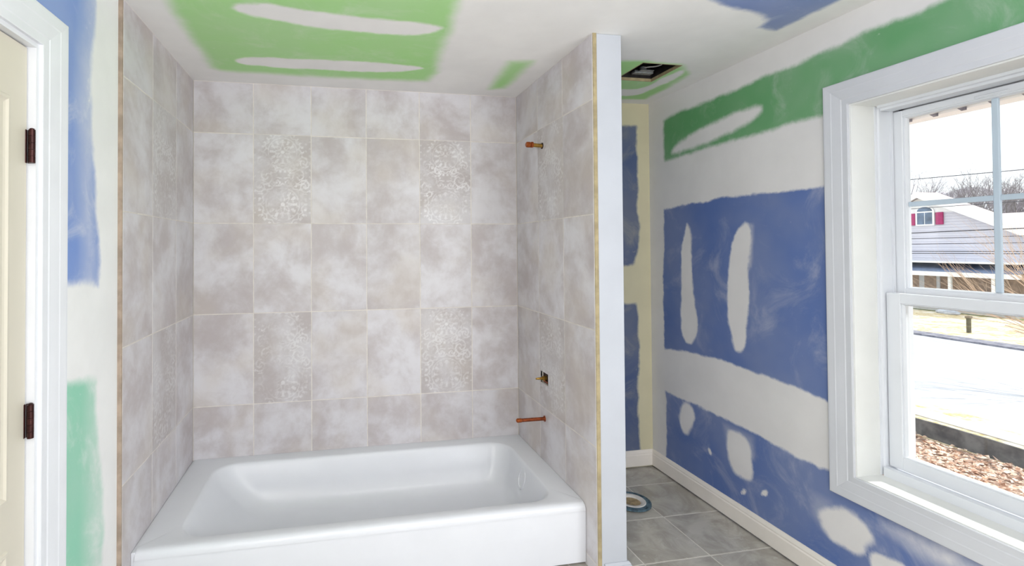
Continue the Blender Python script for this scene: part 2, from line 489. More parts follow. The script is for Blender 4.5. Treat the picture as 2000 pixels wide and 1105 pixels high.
# right wall with the window --------------------------------------
WY0, WY1, WZ0, WZ1 = -1.950, -1.277, 0.500, 2.002   # window opening
wall_right = board_wall('wall_right', M['drywall'], 0, XR, XR+.145, YREAR, YB, 0, H,
    [([(-0.14, 2.215), (-0.301, 2.235), (-0.586, 2.229), (-0.852, 2.238), (-1.166, 2.24), (-1.373, 2.246), (-1.543, 2.249), (-1.8, 2.262), (-2.6, 2.262), (-2.6, 1.96), (-1.367, 1.95), (-1.188, 1.976), (-1.066, 1.977), (-0.847, 1.971), (-0.581, 1.973), (-0.34, 1.97), (-0.14, 1.956)], 1, .016),
     ([(-0.139, 1.654), (-0.29, 1.671), (-0.575, 1.68), (-0.9, 1.683), (-1.183, 1.68), (-1.363, 1.677), (-1.346, 0.736), (-1.184, 0.768), (-1.044, 0.796), (-0.883, 0.8), (-0.559, 0.819), (-0.361, 0.815), (-0.126, 0.786), (-0.112, 1.043), (-0.129, 1.43)], 0, .009),
     ([(-0.126, 0.524), (-0.355, 0.52), (-0.659, 0.507), (-0.878, 0.495), (-1.038, 0.477), (-1.134, 0.477), (-1.179, 0.493), (-1.222, 0.484), (-1.513, 0.5), (-2.4, 0.5), (-2.4, 0.0), (-0.1, 0.0), (-0.129, 0.153)], 0, .009)],
    streaks=[([(-0.194, 1.994), (-0.252, 2.049), (-0.468, 2.091), (-0.69, 2.113), (-0.843, 2.112), (-0.879, 2.092), (-0.842, 2.055), (-0.688, 2.023), (-0.506, 1.997), (-0.296, 1.982)], .018),
             ([(-0.341, 1.590), (-0.374, 1.488), (-0.371, 1.37), (-0.389, 1.164), (-0.414, 0.98), (-0.387, 0.876), (-0.353, 0.846), (-0.301, 0.869), (-0.272, 0.958), (-0.285, 1.185), (-0.293, 1.368), (-0.3, 1.472)], .010),
             ([(-0.78, 1.55), (-0.671, 1.481), (-0.642, 1.248), (-0.639, 1.073), (-0.667, 0.917), (-0.693, 0.88), (-0.733, 0.894), (-0.759, 0.922), (-0.775, 1.091), (-0.772, 1.274), (-0.78, 1.377), (-0.795, 1.504)], .010),
             ([(-0.281, 0.504), (-0.355, 0.509), (-0.383, 0.453), (-0.352, 0.375), (-0.316, 0.305), (-0.268, 0.324), (-0.256, 0.402)], .013),
             ([(-0.617, 0.46), (-0.692, 0.477), (-0.766, 0.463), (-0.78, 0.387), (-0.784, 0.263), (-0.737, 0.252), (-0.661, 0.259), (-0.628, 0.339)], .013),
             ([(-1.116, 0.289), (-1.176, 0.343), (-1.251, 0.37), (-1.32, 0.35), (-1.356, 0.3), (-1.318, 0.27), (-1.31, 0.226), (-1.278, 0.199), (-1.227, 0.207), (-1.178, 0.211), (-1.141, 0.243)], .014),
             ([(-1.34, 0.244), (-1.392, 0.259), (-1.452, 0.27), (-1.492, 0.226), (-1.371, 0.109), (-1.334, 0.181)], .01),
             ([(-0.705, 0.165), (-0.725, 0.200), (-0.750, 0.205), (-0.735, 0.170)], .006),
             ([(-0.820, 0.212), (-0.841, 0.245), (-0.875, 0.258), (-0.856, 0.222)], .006),
             ([(-0.480, 0.318), (-0.505, 0.310), (-0.512, 0.278), (-0.488, 0.280)], .006)],
    hazes=[([(-0.761, 1.546), (-0.814, 1.533), (-0.81, 1.453), (-0.798, 1.326), (-0.779, 1.305), (-0.769, 1.428)], .006, .45),
           ([(-1.394, 0.371), (-1.446, 0.39), (-1.585, 0.40), (-1.95, 0.41), (-1.9, 0.31), (-1.54, 0.337)], .04, .85),
           ([(-0.60, 0.48), (-0.79, 0.48), (-0.79, 0.38), (-0.63, 0.36)], .02, .35),
           ([(-1.10, 0.36), (-1.18, 0.36), (-1.16, 0.22), (-1.10, 0.26)], .02, .3)],
    holes=[(WY0, WY1, WZ0, WZ1), (-4.05, -2.35, .30, 2.10)], res=.01)

# ceiling with the fan hole ---------------------------------------
FX0, FX1, FY0, FY1 = 2.305, 2.530, -0.660, -0.400
ceiling = board_wall('ceiling', M['drywall_ceiling'], 2, H, H+.016, XL-.115, XR+.145, YREAR, YB+.12,
    [([(0.165, -1.6), (0.155, -0.912), (0.15, -0.22), (0.191, -0.182), (0.729, -0.17), (1.277, -0.203), (1.291, -0.354), (1.26, -0.659), (1.248, -0.903), (1.228, -1.12), (1.21, -1.6)], 1, .042),
     ([(1.63, -0.559), (1.737, -0.578), (1.753, -0.432), (1.743, -0.154), (1.666, -0.122), (1.643, -0.333)], 1, .045),
     ([(2.123, -0.651), (2.293, -0.687), (2.515, -0.668), (2.66, -0.55), (2.69, -0.357), (2.69, -0.09), (2.53, -0.06), (2.12, -0.06)], 1, .026),
     ([(1.93, -2.3), (1.978, -1.398), (2.164, -1.284), (2.445, -1.215), (2.531, -1.184), (2.553, -1.115), (2.654, -1.092), (2.657, -1.187), (2.656, -1.37), (2.64, -2.3)], 0, .02)],
    streaks=[([(0.371, -0.913), (0.42, -0.955), (0.562, -0.971), (0.664, -0.931), (0.864, -0.912), (1.074, -0.907), (1.21, -0.897), (1.237, -0.872), (1.178, -0.81), (1.003, -0.769), (0.848, -0.769), (0.656, -0.791), (0.497, -0.839), (0.395, -0.871)], .016),
             ([(0.277, -0.335), (0.343, -0.4), (0.489, -0.419), (0.684, -0.418), (0.935, -0.434), (1.143, -0.426), (1.239, -0.398), (1.157, -0.331), (0.944, -0.287), (0.731, -0.282), (0.473, -0.275), (0.324, -0.287)], .014),
             ([(2.1, -0.20), (2.40, -0.24), (2.546, -0.27), (2.559, -0.463), (2.566, -0.609), (2.624, -0.565), (2.63, -0.39), (2.61, -0.17), (2.499, -0.12), (2.1, -0.11)], .014)],
    holes=[(FX0, FX1, FY0, FY1)], res=.014)
mb = MB()
for a in ((FX0, FX0+.004, FY0, FY1), (FX1-.004, FX1, FY0, FY1), (FX0, FX1, FY0, FY0+.004), (FX0, FX1, FY1-.004, FY1)):
    mb.box(*a, H-.001, H+.0155)
mb.build('hole_edge', M['tan_edge'], ceiling)['label'] = 'tan cut edge of the ceiling board'

# rear wall behind the camera
tag(MB().box(XL, XR, YREAR, YREAR+.12, 0, H).build('wall_rear', M['white_paint']), kind='structure')

# partition between tub and toilet --------------------------------
wall_middle = MB().box(PA, PB, YP, YB, 0, H, .003).build('wall_middle', M['darkened_white'])
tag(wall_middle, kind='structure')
MB().box(WT+.002, PA+.0005, YP-.002, YP+.008, 0, H).build('edge_strip', M['tan_edge'], wall_middle)['label'] = 'tan board edge beside the tiles'

# floor -----------------------------------------------------------
floor = MB().box(XL-.115, XR+.145, YREAR, YB+.12, -.16, .0025).build('floor', M['floor_grout'])
tag(floor, kind='structure')
TP = .335
tile_meshes = {}
def tile_mesh(w, h, t, mat, key):
    """a tile lying in its local xz plane, face towards -y, centred"""
    k = (round(w, 4), round(h, 4), round(t, 4), key)
    if k not in tile_meshes:
        o = MB().box(-w/2, w/2, 0, t, -h/2, h/2, .0018).build('tile', mat)
        tile_meshes[k] = o.data
        bpy.data.objects.remove(o)
    return tile_meshes[k]
def put(me, name, parent, loc, rot):
    o = bpy.data.objects.new(name, me); C.objects.link(o)
    o.parent = parent; o.location = loc; o.rotation_euler = rot
    return o
fx = [2.462+TP*i for i in range(-8, 2)]
fy = [-.556+TP*i for i in range(-9, 3)]
for i in range(len(fx)-1):
    for j in range(len(fy)-1):
        x0, x1 = max(fx[i], XL), min(fx[i+1], XR); y0, y1 = max(fy[j], YREAR), min(fy[j+1], YB)
        if x1-x0 < .03 or y1-y0 < .03: continue
        if x1 < WT and y0 > -.8: continue               # under the tub
        if x0 > PA and x1 < PB and y0 > YP: continue
        me = tile_mesh(x1-x0-.0055, y1-y0-.0055, .007, M['floor_tile'], 'f')
        put(me, 'floor_tile', floor, ((x0+x1)/2, (y0+y1)/2, .004), (-math.pi/2, 0, 0))

# ---------------------------------------------------------------- tiled alcove
ZR = [0.0, .0566, .5614, 1.0665, 1.5704, 2.0722, H]
BC = [0, .316, .632, .947, 1.263, 1.579, WT]
LC = [0, -.296, -.614, -.916]
RC = [0, -.332, -.642, -.938]
G = .0030

def damask_mesh(w, h, t, hole=None):
    """tile with a dense face that carries the printed damask ornament"""
    nx, nz = 72, 112
    xs = np.linspace(-w/2, w/2, nx+1); zs = np.linspace(-h/2, h/2, nz+1)
    if hole:
        xs = np.sort(np.concatenate([xs[np.min(np.abs(xs[:, None]-np.array(hole[:2])), 1) > .002], hole[:2]]))
        zs = np.sort(np.concatenate([zs[np.min(np.abs(zs[:, None]-np.array(hole[2:])), 1) > .002], hole[2:]]))
    nx, nz = len(xs)-1, len(zs)-1
    X, Z = np.meshgrid(xs, zs, indexing='ij')
    u = np.abs(X)/(w/2); v = Z/(h/2)*(h/w)          # same unit both ways
    def band(d, k): return np.clip(1-np.abs(d)/k, 0, 1)
    p = np.zeros_like(X)
    for cz, R in ((-.92, .72), (1.0, .62)):
        r = np.hypot(u, v-cz); th = np.arctan2(v-cz, u)
        p = np.maximum(p, band(r-R*(1+.05*np.cos(16*th)), .035))
        p = np.maximum(p, band(r-R*.82, .02))
        p = np.maximum(p, ((np.cos(12*th) > .2) & (r < R*.72) & (r > R*.48))*.8)
        p = np.maximum(p, band(r-R*.33*(1+.35*np.cos(8*th)), .05))
        p = np.maximum(p, (r < R*.1)*1.0)
        p = np.maximum(p, ((np.cos(26*th) > .3) & (np.abs(r-R*1.14) < .045))*.9)
    for a, b, s in ((.55, .1, .26), (.30, .42, .18), (.78, -.25, .2), (.75, .62, .17), (.22, -.1, .15)):
        r = np.hypot(u-a, v-b); th = np.arctan2(v-b, u-a)
        sp = np.cos(2*th-r/s*9.0)
        p = np.maximum(p, ((sp > .55) & (r < s*1.25))*.85)
    p = np.maximum(p, ((np.sin(u*21)*np.sin(v*24+u*6) > .62) & (np.abs(v) < 1.45))*.55)
    vs = [(x, 0.0, z) for x, z in zip(X.ravel(), Z.ravel())]
    fs = []
    for i in range(nx):
        for j in range(nz):
            if hole and hole[0]-1e-4 < (xs[i]+xs[i+1])/2 < hole[1]+1e-4 and hole[2]-1e-4 < (zs[j]+zs[j+1])/2 < hole[3]+1e-4: continue
            a = i*(nz+1)+j
            fs.append((a, a+nz+1, a+nz+2, a+1))
    n = len(vs)
    def loop(x0, x1, z0, z1):
        k = len(vs)
        c = [(x0, z0), (x1, z0), (x1, z1), (x0, z1)]
        vs.extend([(x, 0, z) for x, z in c]+[(x, t, z) for x, z in c])
        for q in range(4):
            fs.append((k+q, k+(q+1) % 4, k+4+(q+1) % 4, k+4+q))
    loop(-w/2, w/2, -h/2, h/2)
    if hole: loop(*hole)
    me = bpy.data.meshes.new('damask_tile')
    me.from_pydata(vs, [], fs)
    at = me.attributes.new('pattern', 'FLOAT', 'POINT')
    at.data.foreach_set('value', np.concatenate([p.ravel(), np.zeros(len(vs)-n)]).astype(np.float32))
    me.materials.append(M['deco_tile']); me.update()
    return me

VY0, VY1, VZ0, VZ1 = -.443, -.347, .690, .752      # valve opening in the right wall
deco = damask_mesh(.314-G, .504-G, .008)
deco_valve = damask_mesh(.310-G, .505-G, .008, hole=(-(VY1-(-.487)), -(VY0-(-.487)), VZ0-.814, VZ1-.814))
# back
MB().box(0, WT, .0008, YB+.001, 0, H).build('grout', M['grout'], wall_back)
for i in range(6):
    for j in range(len(ZR)-1):
        if ZR[j+1] < .2: continue
        x0, x1, z0, z1 = BC[i], BC[i+1], ZR[j], ZR[j+1]
        c = ((x0+x1)/2, 0, (z0+z1)/2)
        if i in (1, 4) and j in (2, 4):
            o = put(deco, 'damask_tile', wall_back, c, (0, 0, 0)); o['label'] = 'tile printed with a silvery damask ornament'
        else:
            put(tile_mesh(x1-x0-G, z1-z0-G, .008, M['tile'], 'w'), 'tile', wall_back, c, (0, 0, 0))
# left (faces +x)
MB().box(-.0008, XL-.001, -.916, 0, 0, H).build('grout', M['grout'], wall_left)
MB().box(XL-.001, -.0005, -.9225, -.916, 0, H).build('edge_strip', M['brown_edge'], wall_left)['label'] = 'brown edge where the tile ends'
for i in range(3):
    for j in range(len(ZR)-1):
        y0, y1, z0, z1 = LC[i+1], LC[i], ZR[j], ZR[j+1]
        c = (0, (y0+y1)/2, (z0+z1)/2)
        if i == 1 and j in (2, 4):
            o = put(deco, 'damask_tile', wall_left, c, (0, 0, math.pi/2)); o['label'] = 'tile printed with a silvery damask ornament'
        else:
            put(tile_mesh(y1-y0-G, z1-z0-G, .008, M['tile'], 'w'), 'tile', wall_left, c, (0, 0, math.pi/2))
# right (faces -x)
mb = MB()
for a in ((-.938, VY0, 0, H), (VY1, 0, 0, H), (VY0, VY1, 0, VZ0), (VY0, VY1, VZ1, H)):
    mb.box(WT+.0008, PA+.001, a[0], a[1], a[2], a[3])
mb.build('grout', M['grout'], wall_middle)
for i in range(3):
    for j in range(len(ZR)-1):
        y0, y1, z0, z1 = RC[i+1], RC[i], ZR[j], ZR[j+1]
        c = (WT, (y0+y1)/2, (z0+z1)/2)
        if i == 1 and j in (2, 4):
            o = put(deco_valve if j == 2 else deco, 'damask_tile', wall_middle, c, (0, 0, -math.pi/2)); o['label'] = 'tile printed with a silvery damask ornament'
        else:
            put(tile_mesh(y1-y0-G, z1-z0-G, .008, M['tile'], 'w'), 'tile', wall_middle, c, (0, 0, -math.pi/2))
MB().box(PA-.003, PA-.0005, VY0, VY1, VZ0, VZ1).build('valve_cavity_shade', M['hole_shade'], wall_middle)['label'] = 'plate painted dark as shade in the cut tile hole'  # dark back plate paints the shade of a deeper hole

# ---------------------------------------------------------------- trim
PROF = [(0, 0), (0, .0095), (.002, .0105), (.022, .0108), (.026, .0125), (.030, .0128), (.048, .0150), (.060, .0162), (.064, .0175), (.068, .0178), (.086, .0195), (.092, .0195), (.095, .0175), (.095, 0)]
def sweep_casing(name, parent, corners, out_dirs, x0, nx, mat, seg, width=.095):
    """one mitred length of casing between two corners in the (y,z) plane; out_dirs are the mitre directions at its ends"""
    k = width/.095
    r = []
    for (cy, cz), (dy, dz) in zip(corners, out_dirs):
        r.append([(x0+nx*h, cy+dy*w*k, cz+dz*w*k) for w, h in PROF])
    return MB().loft(r, close=True, cap0=True, cap1=True).build(name, mat, parent, smooth=False)

def baseboard(name, path, h, t, normal_in, mat='baseboard_paint'):
    """path of xy points, profile pushed along the given inward normals per point"""
    prof = [(0, 0), (t, 0), (t, h*.70), (t*.75, h*.76), (t*.8, h*.82), (t*.55, h*.93), (t*.3, h), (0, h)]
    r = []
    for (x, y), (nx, ny) in zip(path, normal_in):
        r.append([(x+nx*a, y+ny*a, .0135+b) for a, b in prof])
    o = MB().loft(r, close=True, cap0=True, cap1=True).build(name, M[mat])
    return tag(o, kind='structure')
baseboard('baseboard_back', [(PB, YB), (XR, YB)], .098, .015, [(0, -1), (-1, -1)])
baseboard('baseboard_right', [(XR, YB), (XR, YREAR)], .098, .015, [(-1, -1), (-1, 0)])
baseboard('baseboard_middle', [(PA+.012, YP), (PB, YP), (PB, YB)], .052, .015, [(0, -1), (1, -1), (1, 0)], 'darkened_white')
baseboard('baseboard_left', [(XL, -.925), (XL, DY1+.135)], .098, .015, [(1, 0), (1, 0)])

# ---------------------------------------------------------------- door
door = empty('door_1', (XL, (DY0+DY1)/2, 0), kind='structure')
MB().box(XL-.115, XL+.001, DY1-.0005, DY1-.019, 0, DZ-.019).build('jamb', M['white_paint'], door)
MB().box(XL-.115, XL+.001, DY0+.0005, DY0+.019, 0, DZ-.019).build('jamb', M['white_paint'], door)
MB().box(XL-.115, XL+.001, DY0+.0005, DY1-.0005, DZ-.0195, DZ-.0005).build('jamb_head', M['white_paint'], door)
LX = -.034                                           # door face
leaf = MB().box(LX-.035, LX, DY0+.022, DY1-.022, .012, DZ-.022, .002).build('door_leaf', M['door'], door)
ly0, ly1 = DY0+.022, DY1-.022
def door_panel(y0, y1, z0, z1):
    """moulded raised panel: a raised bead round a shallow raised field"""
    mb = MB()
    rings = []
    for ins, x in ((0, .0), (.004, .006), (.012, .007), (.018, .003), (.024, .001), (.05, .001), (.07, .006), (.08, .006)):
        rings.append([(LX+x, y0+ins, z0+ins), (LX+x, y1-ins, z0+ins), (LX+x, y1-ins, z1-ins), (LX+x, y0+ins, z1-ins)])
    mb.loft(rings, cap1=True)
    mb.build('panel', M['door'], leaf)
mid = (ly0+ly1)/2
for a, b in ((ly0+.075, mid-.05), (mid+.05, ly1-.075)):
    door_panel(a, b, .80, 1.82)
    door_panel(a, b, .20, .685)
for zc in (1.7045, .9785, .30):
    hg = MB().box(LX+.001, XL-.001, DY1-.0188, DY1-.0215, zc-.0445, zc+.0445, .001).build('hinge', M['bronze'], door)
    hg['label'] = 'dark bronze hinge'
    MB().box(LX-.003, LX+.0015, DY1-.0225, DY1-.030, zc-.0445, zc+.0445, .001).build('hinge_leaf', M['bronze'], hg)
    k = MB()
    for q in range(5):
        z0 = zc-.0445+q*.0178
        k.tube([(XL-.004, DY1-.0275, z0+.0004), (XL-.004, DY1-.0275, z0+.0174)], .0075, 12)
    k.tube([(XL-.004, DY1-.0275, zc+.0445), (XL-.004, DY1-.0275, zc+.047), (XL-.004, DY1-.0275, zc+.0485)], [.0055, .0055, .002], 10)
    k.build('knuckle', M['bronze'], hg, smooth=True)
cw = .113
iy0, iy1, iz = DY0+.012, DY1-.006, DZ-.006
sweep_casing('casing', door, [(iy1, 0), (iy1, iz)], [(1, 0), (1, .88)], XL, 1, M['white_paint'], 0, cw)
sweep_casing('casing', door, [(iy0, iz), (iy0, 0)], [(-1, .88), (-1, 0)], XL, 1, M['white_paint'], 0, cw)
sweep_casing('casing', door, [(iy1, iz), (iy0, iz)], [(1, .88), (-1, .88)], XL, 1, M['white_paint'], 0, cw)

# ---------------------------------------------------------------- windows
def make_window(name, WY0, WY1, WZ0, WZ1):
    win = empty(name, (XR, (WY0+WY1)/2, WZ0), kind='structure')
    FXW = 2.905                                          # inner face of the vinyl frame
    b0, b1, c0, c1 = WY0+.016, WY1-.016, WZ0+.014, WZ1-.016  # clear opening
    MB().box(XR-.0015, FXW+.001, WY0+.0005, WY1-.0005, WZ0+.0006, c0).build('sill', M['jamb_paint'], win)
    for a in ((WY1-.0006, b1), (WY0+.0006, b0)):
        MB().box(XR-.001, FXW+.001, a[0], a[1], c0, WZ1-.0006).build('jamb', M['jamb_paint'], win)
    MB().box(XR-.001, FXW+.001, b0, b1, c1, WZ1-.0006).build('jamb_head', M['jamb_paint'], win)
    ci = [(b0-.006, c0-.004), (b1+.006, c0-.004), (b1+.006, c1+.006), (b0-.006, c1+.006)]
    cd = [(-1, -1), (1, -1), (1, 1), (-1, 1)]
    for k in range(4):
        sweep_casing('casing', win, [ci[k], ci[(k+1) % 4]], [cd[k], cd[(k+1) % 4]], XR, -1, M['casing_grey'], 0, .094)
    # vinyl frame with stepped tracks: one closed profile per side
    XO = 2.937
    for s_, y, ye in ((-1, b1, WY1-.0007), (1, b0, WY0+.0007)):
        prof = [(FXW, ye), (FXW, y+s_*.004), (FXW+.010, y+s_*.0045), (FXW+.012, y+s_*.010), (FXW+.022, y+s_*.0105), (FXW+.022, y+s_*.0065), (2.972, y+s_*.0065),
                (2.972, y+s_*.014), (2.981, y+s_*.014), (2.981, y+s_*.008), (3.016, y+s_*.008), (3.016, y+s_*.030), (3.040, y+s_*.030), (3.040, ye)]
        MB().prism(prof, 2, c0+.001, c1-.001).build('window_frame', M['vinyl'], win)
    hp = [(FXW, WZ1-.0007), (FXW, c1-.010), (FXW+.014, c1-.0115), (FXW+.016, c1-.020), (2.980, c1-.020), (2.980, c1-.012), (3.016, c1-.012), (3.016, c1-.030), (3.040, c1-.030), (3.040, WZ1-.0007)]
    MB().prism([(a, z) for a, z in hp], 1, b0+.012, b1-.012).build('window_frame', M['vinyl'], win)
    sp_ = [(FXW, WZ0+.0007), (FXW, c0+.034), (FXW+.020, c0+.036), (FXW+.022, c0+.030), (2.975, c0+.026), (3.016, c0+.018), (3.040, c0+.010), (3.040, WZ0+.0007)]
    MB().prism(sp_, 1, b0+.0115, b1-.0115).build('window_frame', M['vinyl'], win)
    def sash(name, xa, xb, y0, y1, z0, z1, st, rb, rtp, grid):
        o = empty(name, (0, 0, 0), parent=win)
        o.location = Vector((xa, (y0+y1)/2, z0))-win.location
        def P_(nm, *a, mat=M['vinyl']): return MB().box(*a).build(nm, mat, o)
        P_('stile', xa, xb, y1-st, y1, z0, z1, .002); P_('stile', xa, xb, y0, y0+st, z0, z1, .002)
        P_('bottom_rail', xa+.0005, xb-.0005, y0+st, y1-st, z0, z0+rb, .001); P_('top_rail', xa+.0005, xb-.0005, y0+st, y1-st, z1-rtp, z1, .001)
        g0, g1, h0, h1 = y0+st, y1-st, z0+rb, z1-rtp
        xm = (xa+xb)/2
        bd = MB()                                        # glazing bead: one mitred ring
        rg = []
        for x, ins in ((xa+.006, 0), (xa+.006, .004), (xm, .008), (xb-.005, .008), (xb-.005, 0)):
            rg.append([(x, g0+ins, h0+ins), (x, g1-ins, h0+ins), (x, g1-ins, h1-ins), (x, g0+ins, h1-ins)])
        bd.loft(rg).build('glazing_bead', M['vinyl'], o)
        if grid:
            ym, zm = (g0+g1)/2, grid
            P_('muntin', xm-.004, xm+.006, ym-.0095, ym+.0095, h0+.008, h1-.008, .002, mat=M['muntin'])
            P_('muntin', xm-.0035, xm+.0055, g0+.008, ym-.0095, zm-.0095, zm+.0095, .002, mat=M['muntin'])
            P_('muntin', xm-.0035, xm+.0055, ym+.0095, g1-.008, zm-.0095, zm+.0095, .002, mat=M['muntin'])
        xo = xm-.0005 if not grid else xm+.0065
        P_('pane', xo, xo+.002, g0+.002, g1-.002, h0+.002, h1-.002, mat=M['glass'])
        return o
    up_s = sash('upper_sash', 2.984, 3.013, b0+.010, b1-.010, 1.205, c1-.024, .034, .05, .024, 1.588)
    sash('lower_sash', 2.936, 2.968, b0+.009, b1-.009, c0+.037, 1.238, .050, .050, .038, None)
    ym = (b0+b1)/2
    MB().box(2.979, 2.9842, ym-.047, ym+.047, c1-.0445, c1-.0385, .002).build('sash_lift', M['vinyl'], up_s)
make_window('window_1', WY0, WY1, WZ0, WZ1)
make_window('added_window', -4.05, -2.35, .30, 2.10)  # unseen window, added and enlarged for more light from the side

# ---------------------------------------------------------------- bathtub
TX0, TX1, TY0, TY1, TZ = .012, 1.8715, -.842, -.0005, .2763
tub = empty('bathtub', ((TX0+TX1)/2, (TY0+TY1)/2, 0.0135), 'white alcove bathtub with a plain apron below the tiled walls', 'bathtub')
def rr(x0, x1, y0, y1, r, z, n=10):
    p = []
    for cx, cy, a in ((x1-r, y1-r, 0), (x0+r, y1-r, 90), (x0+r, y0+r, 180), (x1-r, y0+r, 270)):
        for k in range(n+1):
            t = math.radians(a+90*k/n); p.append((cx+r*math.cos(t), cy+r*math.sin(t), z))
    return p
rings = [rr(TX0, TX1, TY0, TY1, .003, TZ-.034), rr(TX0, TX1, TY0, TY1, .004, TZ-.022), rr(TX0, TX1, TY0+.0025, TY1, .006, TZ-.013),
         rr(TX0+.0003, TX1-.0003, TY0+.008, TY1-.0003, .008, TZ-.006), rr(TX0+.0006, TX1-.0006, TY0+.016, TY1-.0006, .01, TZ-.0015), rr(TX0+.001, TX1-.001, TY0+.026, TY1-.001, .01, TZ)]
bx0, bx1, by0, by1 = .135, 1.765, -.785, -.082
for dx0, dx1, dy, r, z in ((0, 0, 0, .12, TZ), (.006, .005, .005, .118, TZ-.002), (.014, .010, .010, .115, TZ-.008), (.022, .014, .015, .112, TZ-.02),
                           (.05, .022, .028, .11, TZ-.06), (.10, .035, .045, .11, TZ-.12), (.16, .05, .06, .11, TZ-.18), (.21, .07, .085, .12, TZ-.215), (.26, .10, .12, .12, TZ-.232), (.34, .18, .19, .10, TZ-.236)):
    rings.append(rr(bx0+dx0, bx1-dx1, by0+dy, by1-dy, r, z))
MB().loft(rings, cap1=True).build('basin', M['enamel'], tub, smooth=True)
MB().box(.0003, TX0+.003, TY0+.004, -.001, .0145, TZ-.004, .002).build('sealant', M['enamel'], tub)
ap = [[(x, TY0+.008+q, z) for x in np.linspace(TX0+.001, TX1-.001, 12)] for q, z in ((-.0079, TZ-.0345), (-.0075, .15), (-.003, .0145))]
apm = MB().loft(ap, close=False)
apm.box(TX0+.001, TX1-.001, TY0+.0135, TY0+.03, .0145, TZ-.031)
apm.build('apron', M['enamel'], tub, smooth=False, fix=False)
oc = MB()
ring = []
for rx, xx in ((.056, 0), (.056, .006), (.051, .011), (.043, .011), (.041, .007), (.012, .008), (.001, .0085)):
    ring.append([(1.7465-xx-(rx*math.sin(t)*-.27), -.395+rx*.8*math.cos(t), .198+rx*math.sin(t)) for t in np.linspace(0, 2*math.pi, 24, endpoint=False)])
oc.loft(ring, cap1=True).build('overflow_cover', M['enamel'], tub, smooth=True)['label'] = 'round white overflow cover'
dr = MB()
ring = [[(1.50+rx*math.cos(t), -.43+rx*math.sin(t), .040+zz) for t in np.linspace(0, 2*math.pi, 20, endpoint=False)] for rx, zz in ((.036, 0), (.034, .004), (.026, .003), (.024, .001), (.001, .001))]
dr.loft(ring, cap1=True).build('drain', M['steel'], tub, smooth=True)['label'] = 'metal drain'

# ---------------------------------------------------------------- plumbing stubs
sp = empty('shower_pipe_stub', (WT, -.395, 1.978), 'short brass shower pipe stub sticking out high on the tiled wall', 'pipe')
MB().tube([(WT+.010, -.395, 1.976), (1.845, -.395, 1.977), (1.812, -.395, 1.980)], .0105, 14).build('pipe', M['brass'], sp, smooth=True)
MB().tube([(1.818, -.395, 1.980), (1.806, -.395, 1.980)], [.0165, .0165], 6).build('hex_nut', M['red_brass'], sp)
MB().tube([(1.806, -.395, 1.980), (1.800, -.395, 1.980), (1.784, -.395, 1.980), (1.779, -.395, 1.980)], [.012, .0155, .0155, .011], 16).build('end_cap', M['red_brass'], sp, smooth=True)
MB().tube([(WT-.0005, -.395, 1.976), (WT-.003, -.395, 1.976)], [.017, .016], 16).build('wall_disc', M['hole_shade'], sp)['label'] = 'dark disc painted as the shaded hole round the pipe'  # flat disc, its dark colour paints the shade of a hole
va = empty('valve_stem', (WT, -.385, .719), 'brass valve stem in a dark square hole below the shower stub', 'valve')
MB().tube([(PA-.004, -.388, .719), (1.868, -.388, .719), (1.867, -.388, .719), (1.856, -.388, .719)], [.013, .013, .009, .009], 16).build('valve_body', M['brass'], va, smooth=True)
MB().tube([(1.856, -.388, .719), (1.838, -.388, .719), (1.836, -.388, .719), (1.826, -.388, .719)], [.0062, .0062, .0048, .0048], 12).build('stem', M['brass'], va, smooth=True)
MB().box(PA-.010, PA-.0035, -.42, -.356, .697, .705).build('bracket', M['copper'], va)
so = empty('tub_spout_stub', (WT, -.395, .505), 'long capped copper pipe stub pointing out just above the bathtub', 'pipe')
MB().tube([(WT+.008, -.395, .505), (1.736, -.395, .505)], .0095, 14).build('pipe', M['copper'], so, smooth=True)
MB().tube([(1.740, -.395, .505), (1.738, -.395, .505), (1.716, -.395, .505), (1.711, -.395, .505)], [.0096, .0112, .0112, .006], 14).build('end_cap', M['red_brass'], so, smooth=True)
MB().tube([(WT-.0005, -.395, .505), (WT-.004, -.395, .505)], [.016, .015], 16).build('wall_disc', M['copper'], so)

# ---------------------------------------------------------------- toilet flange
fc = (2.372, -.405)
fl = empty('toilet_flange', (fc[0], fc[1], .0135), 'round open toilet flange with a blue-grey metal ring on the tiled floor', 'flange')
def annulus(r0, r1, z0, z1, n=48, gaps=()):
    mb = MB()
    for k in range(n):
        if k in gaps: continue
        a, b = 2*math.pi*k/n, 2*math.pi*(k+1)/n
        vs = [(fc[0]+r*math.cos(t), fc[1]+r*math.sin(t), z) for t in (a, b) for r in (r0, r1) for z in (z0, z1)]
        mb.add(vs, [(0, 1, 3, 2), (4, 6, 7, 5), (0, 4, 5, 1), (2, 3, 7, 6), (1, 5, 7, 3), (0, 2, 6, 4)])
    return mb
sl = [2, 3, 8, 14, 15, 20, 26, 27, 32, 38, 39, 44]
mb = annulus(.0765, .0835, .0136, .0235); mb2 = annulus(.0965, .103, .0136, .0235); mb3 = annulus(.0835, .0965, .0136, .0235, gaps=sl)
mb.add(mb2.v, mb2.f); mb.add(mb3.v, mb3.f)
mb.build('metal_ring', M['flange_ring'], fl)
annulus(.083, .097, .0136, .0150).build('slot_shadow', M['hole_shade'], fl)['label'] = 'dark ring painted as shade behind the ring slots'  # shade under the slots is put in as a dark ring
cr = []
for r, z in ((.0762, .0136), (.0762, .0245), (.074, .0265), (.060, .0265), (.056, .0245), (.050, .0200), (.048, .0150)):
    cr.append([(fc[0]+r*math.cos(t), fc[1]+r*math.sin(t), z) for t in np.linspace(0, 2*math.pi, 40, endpoint=False)])
MB().loft(cr).build('pipe_collar', M['pvc'], fl, smooth=True)
cr = []
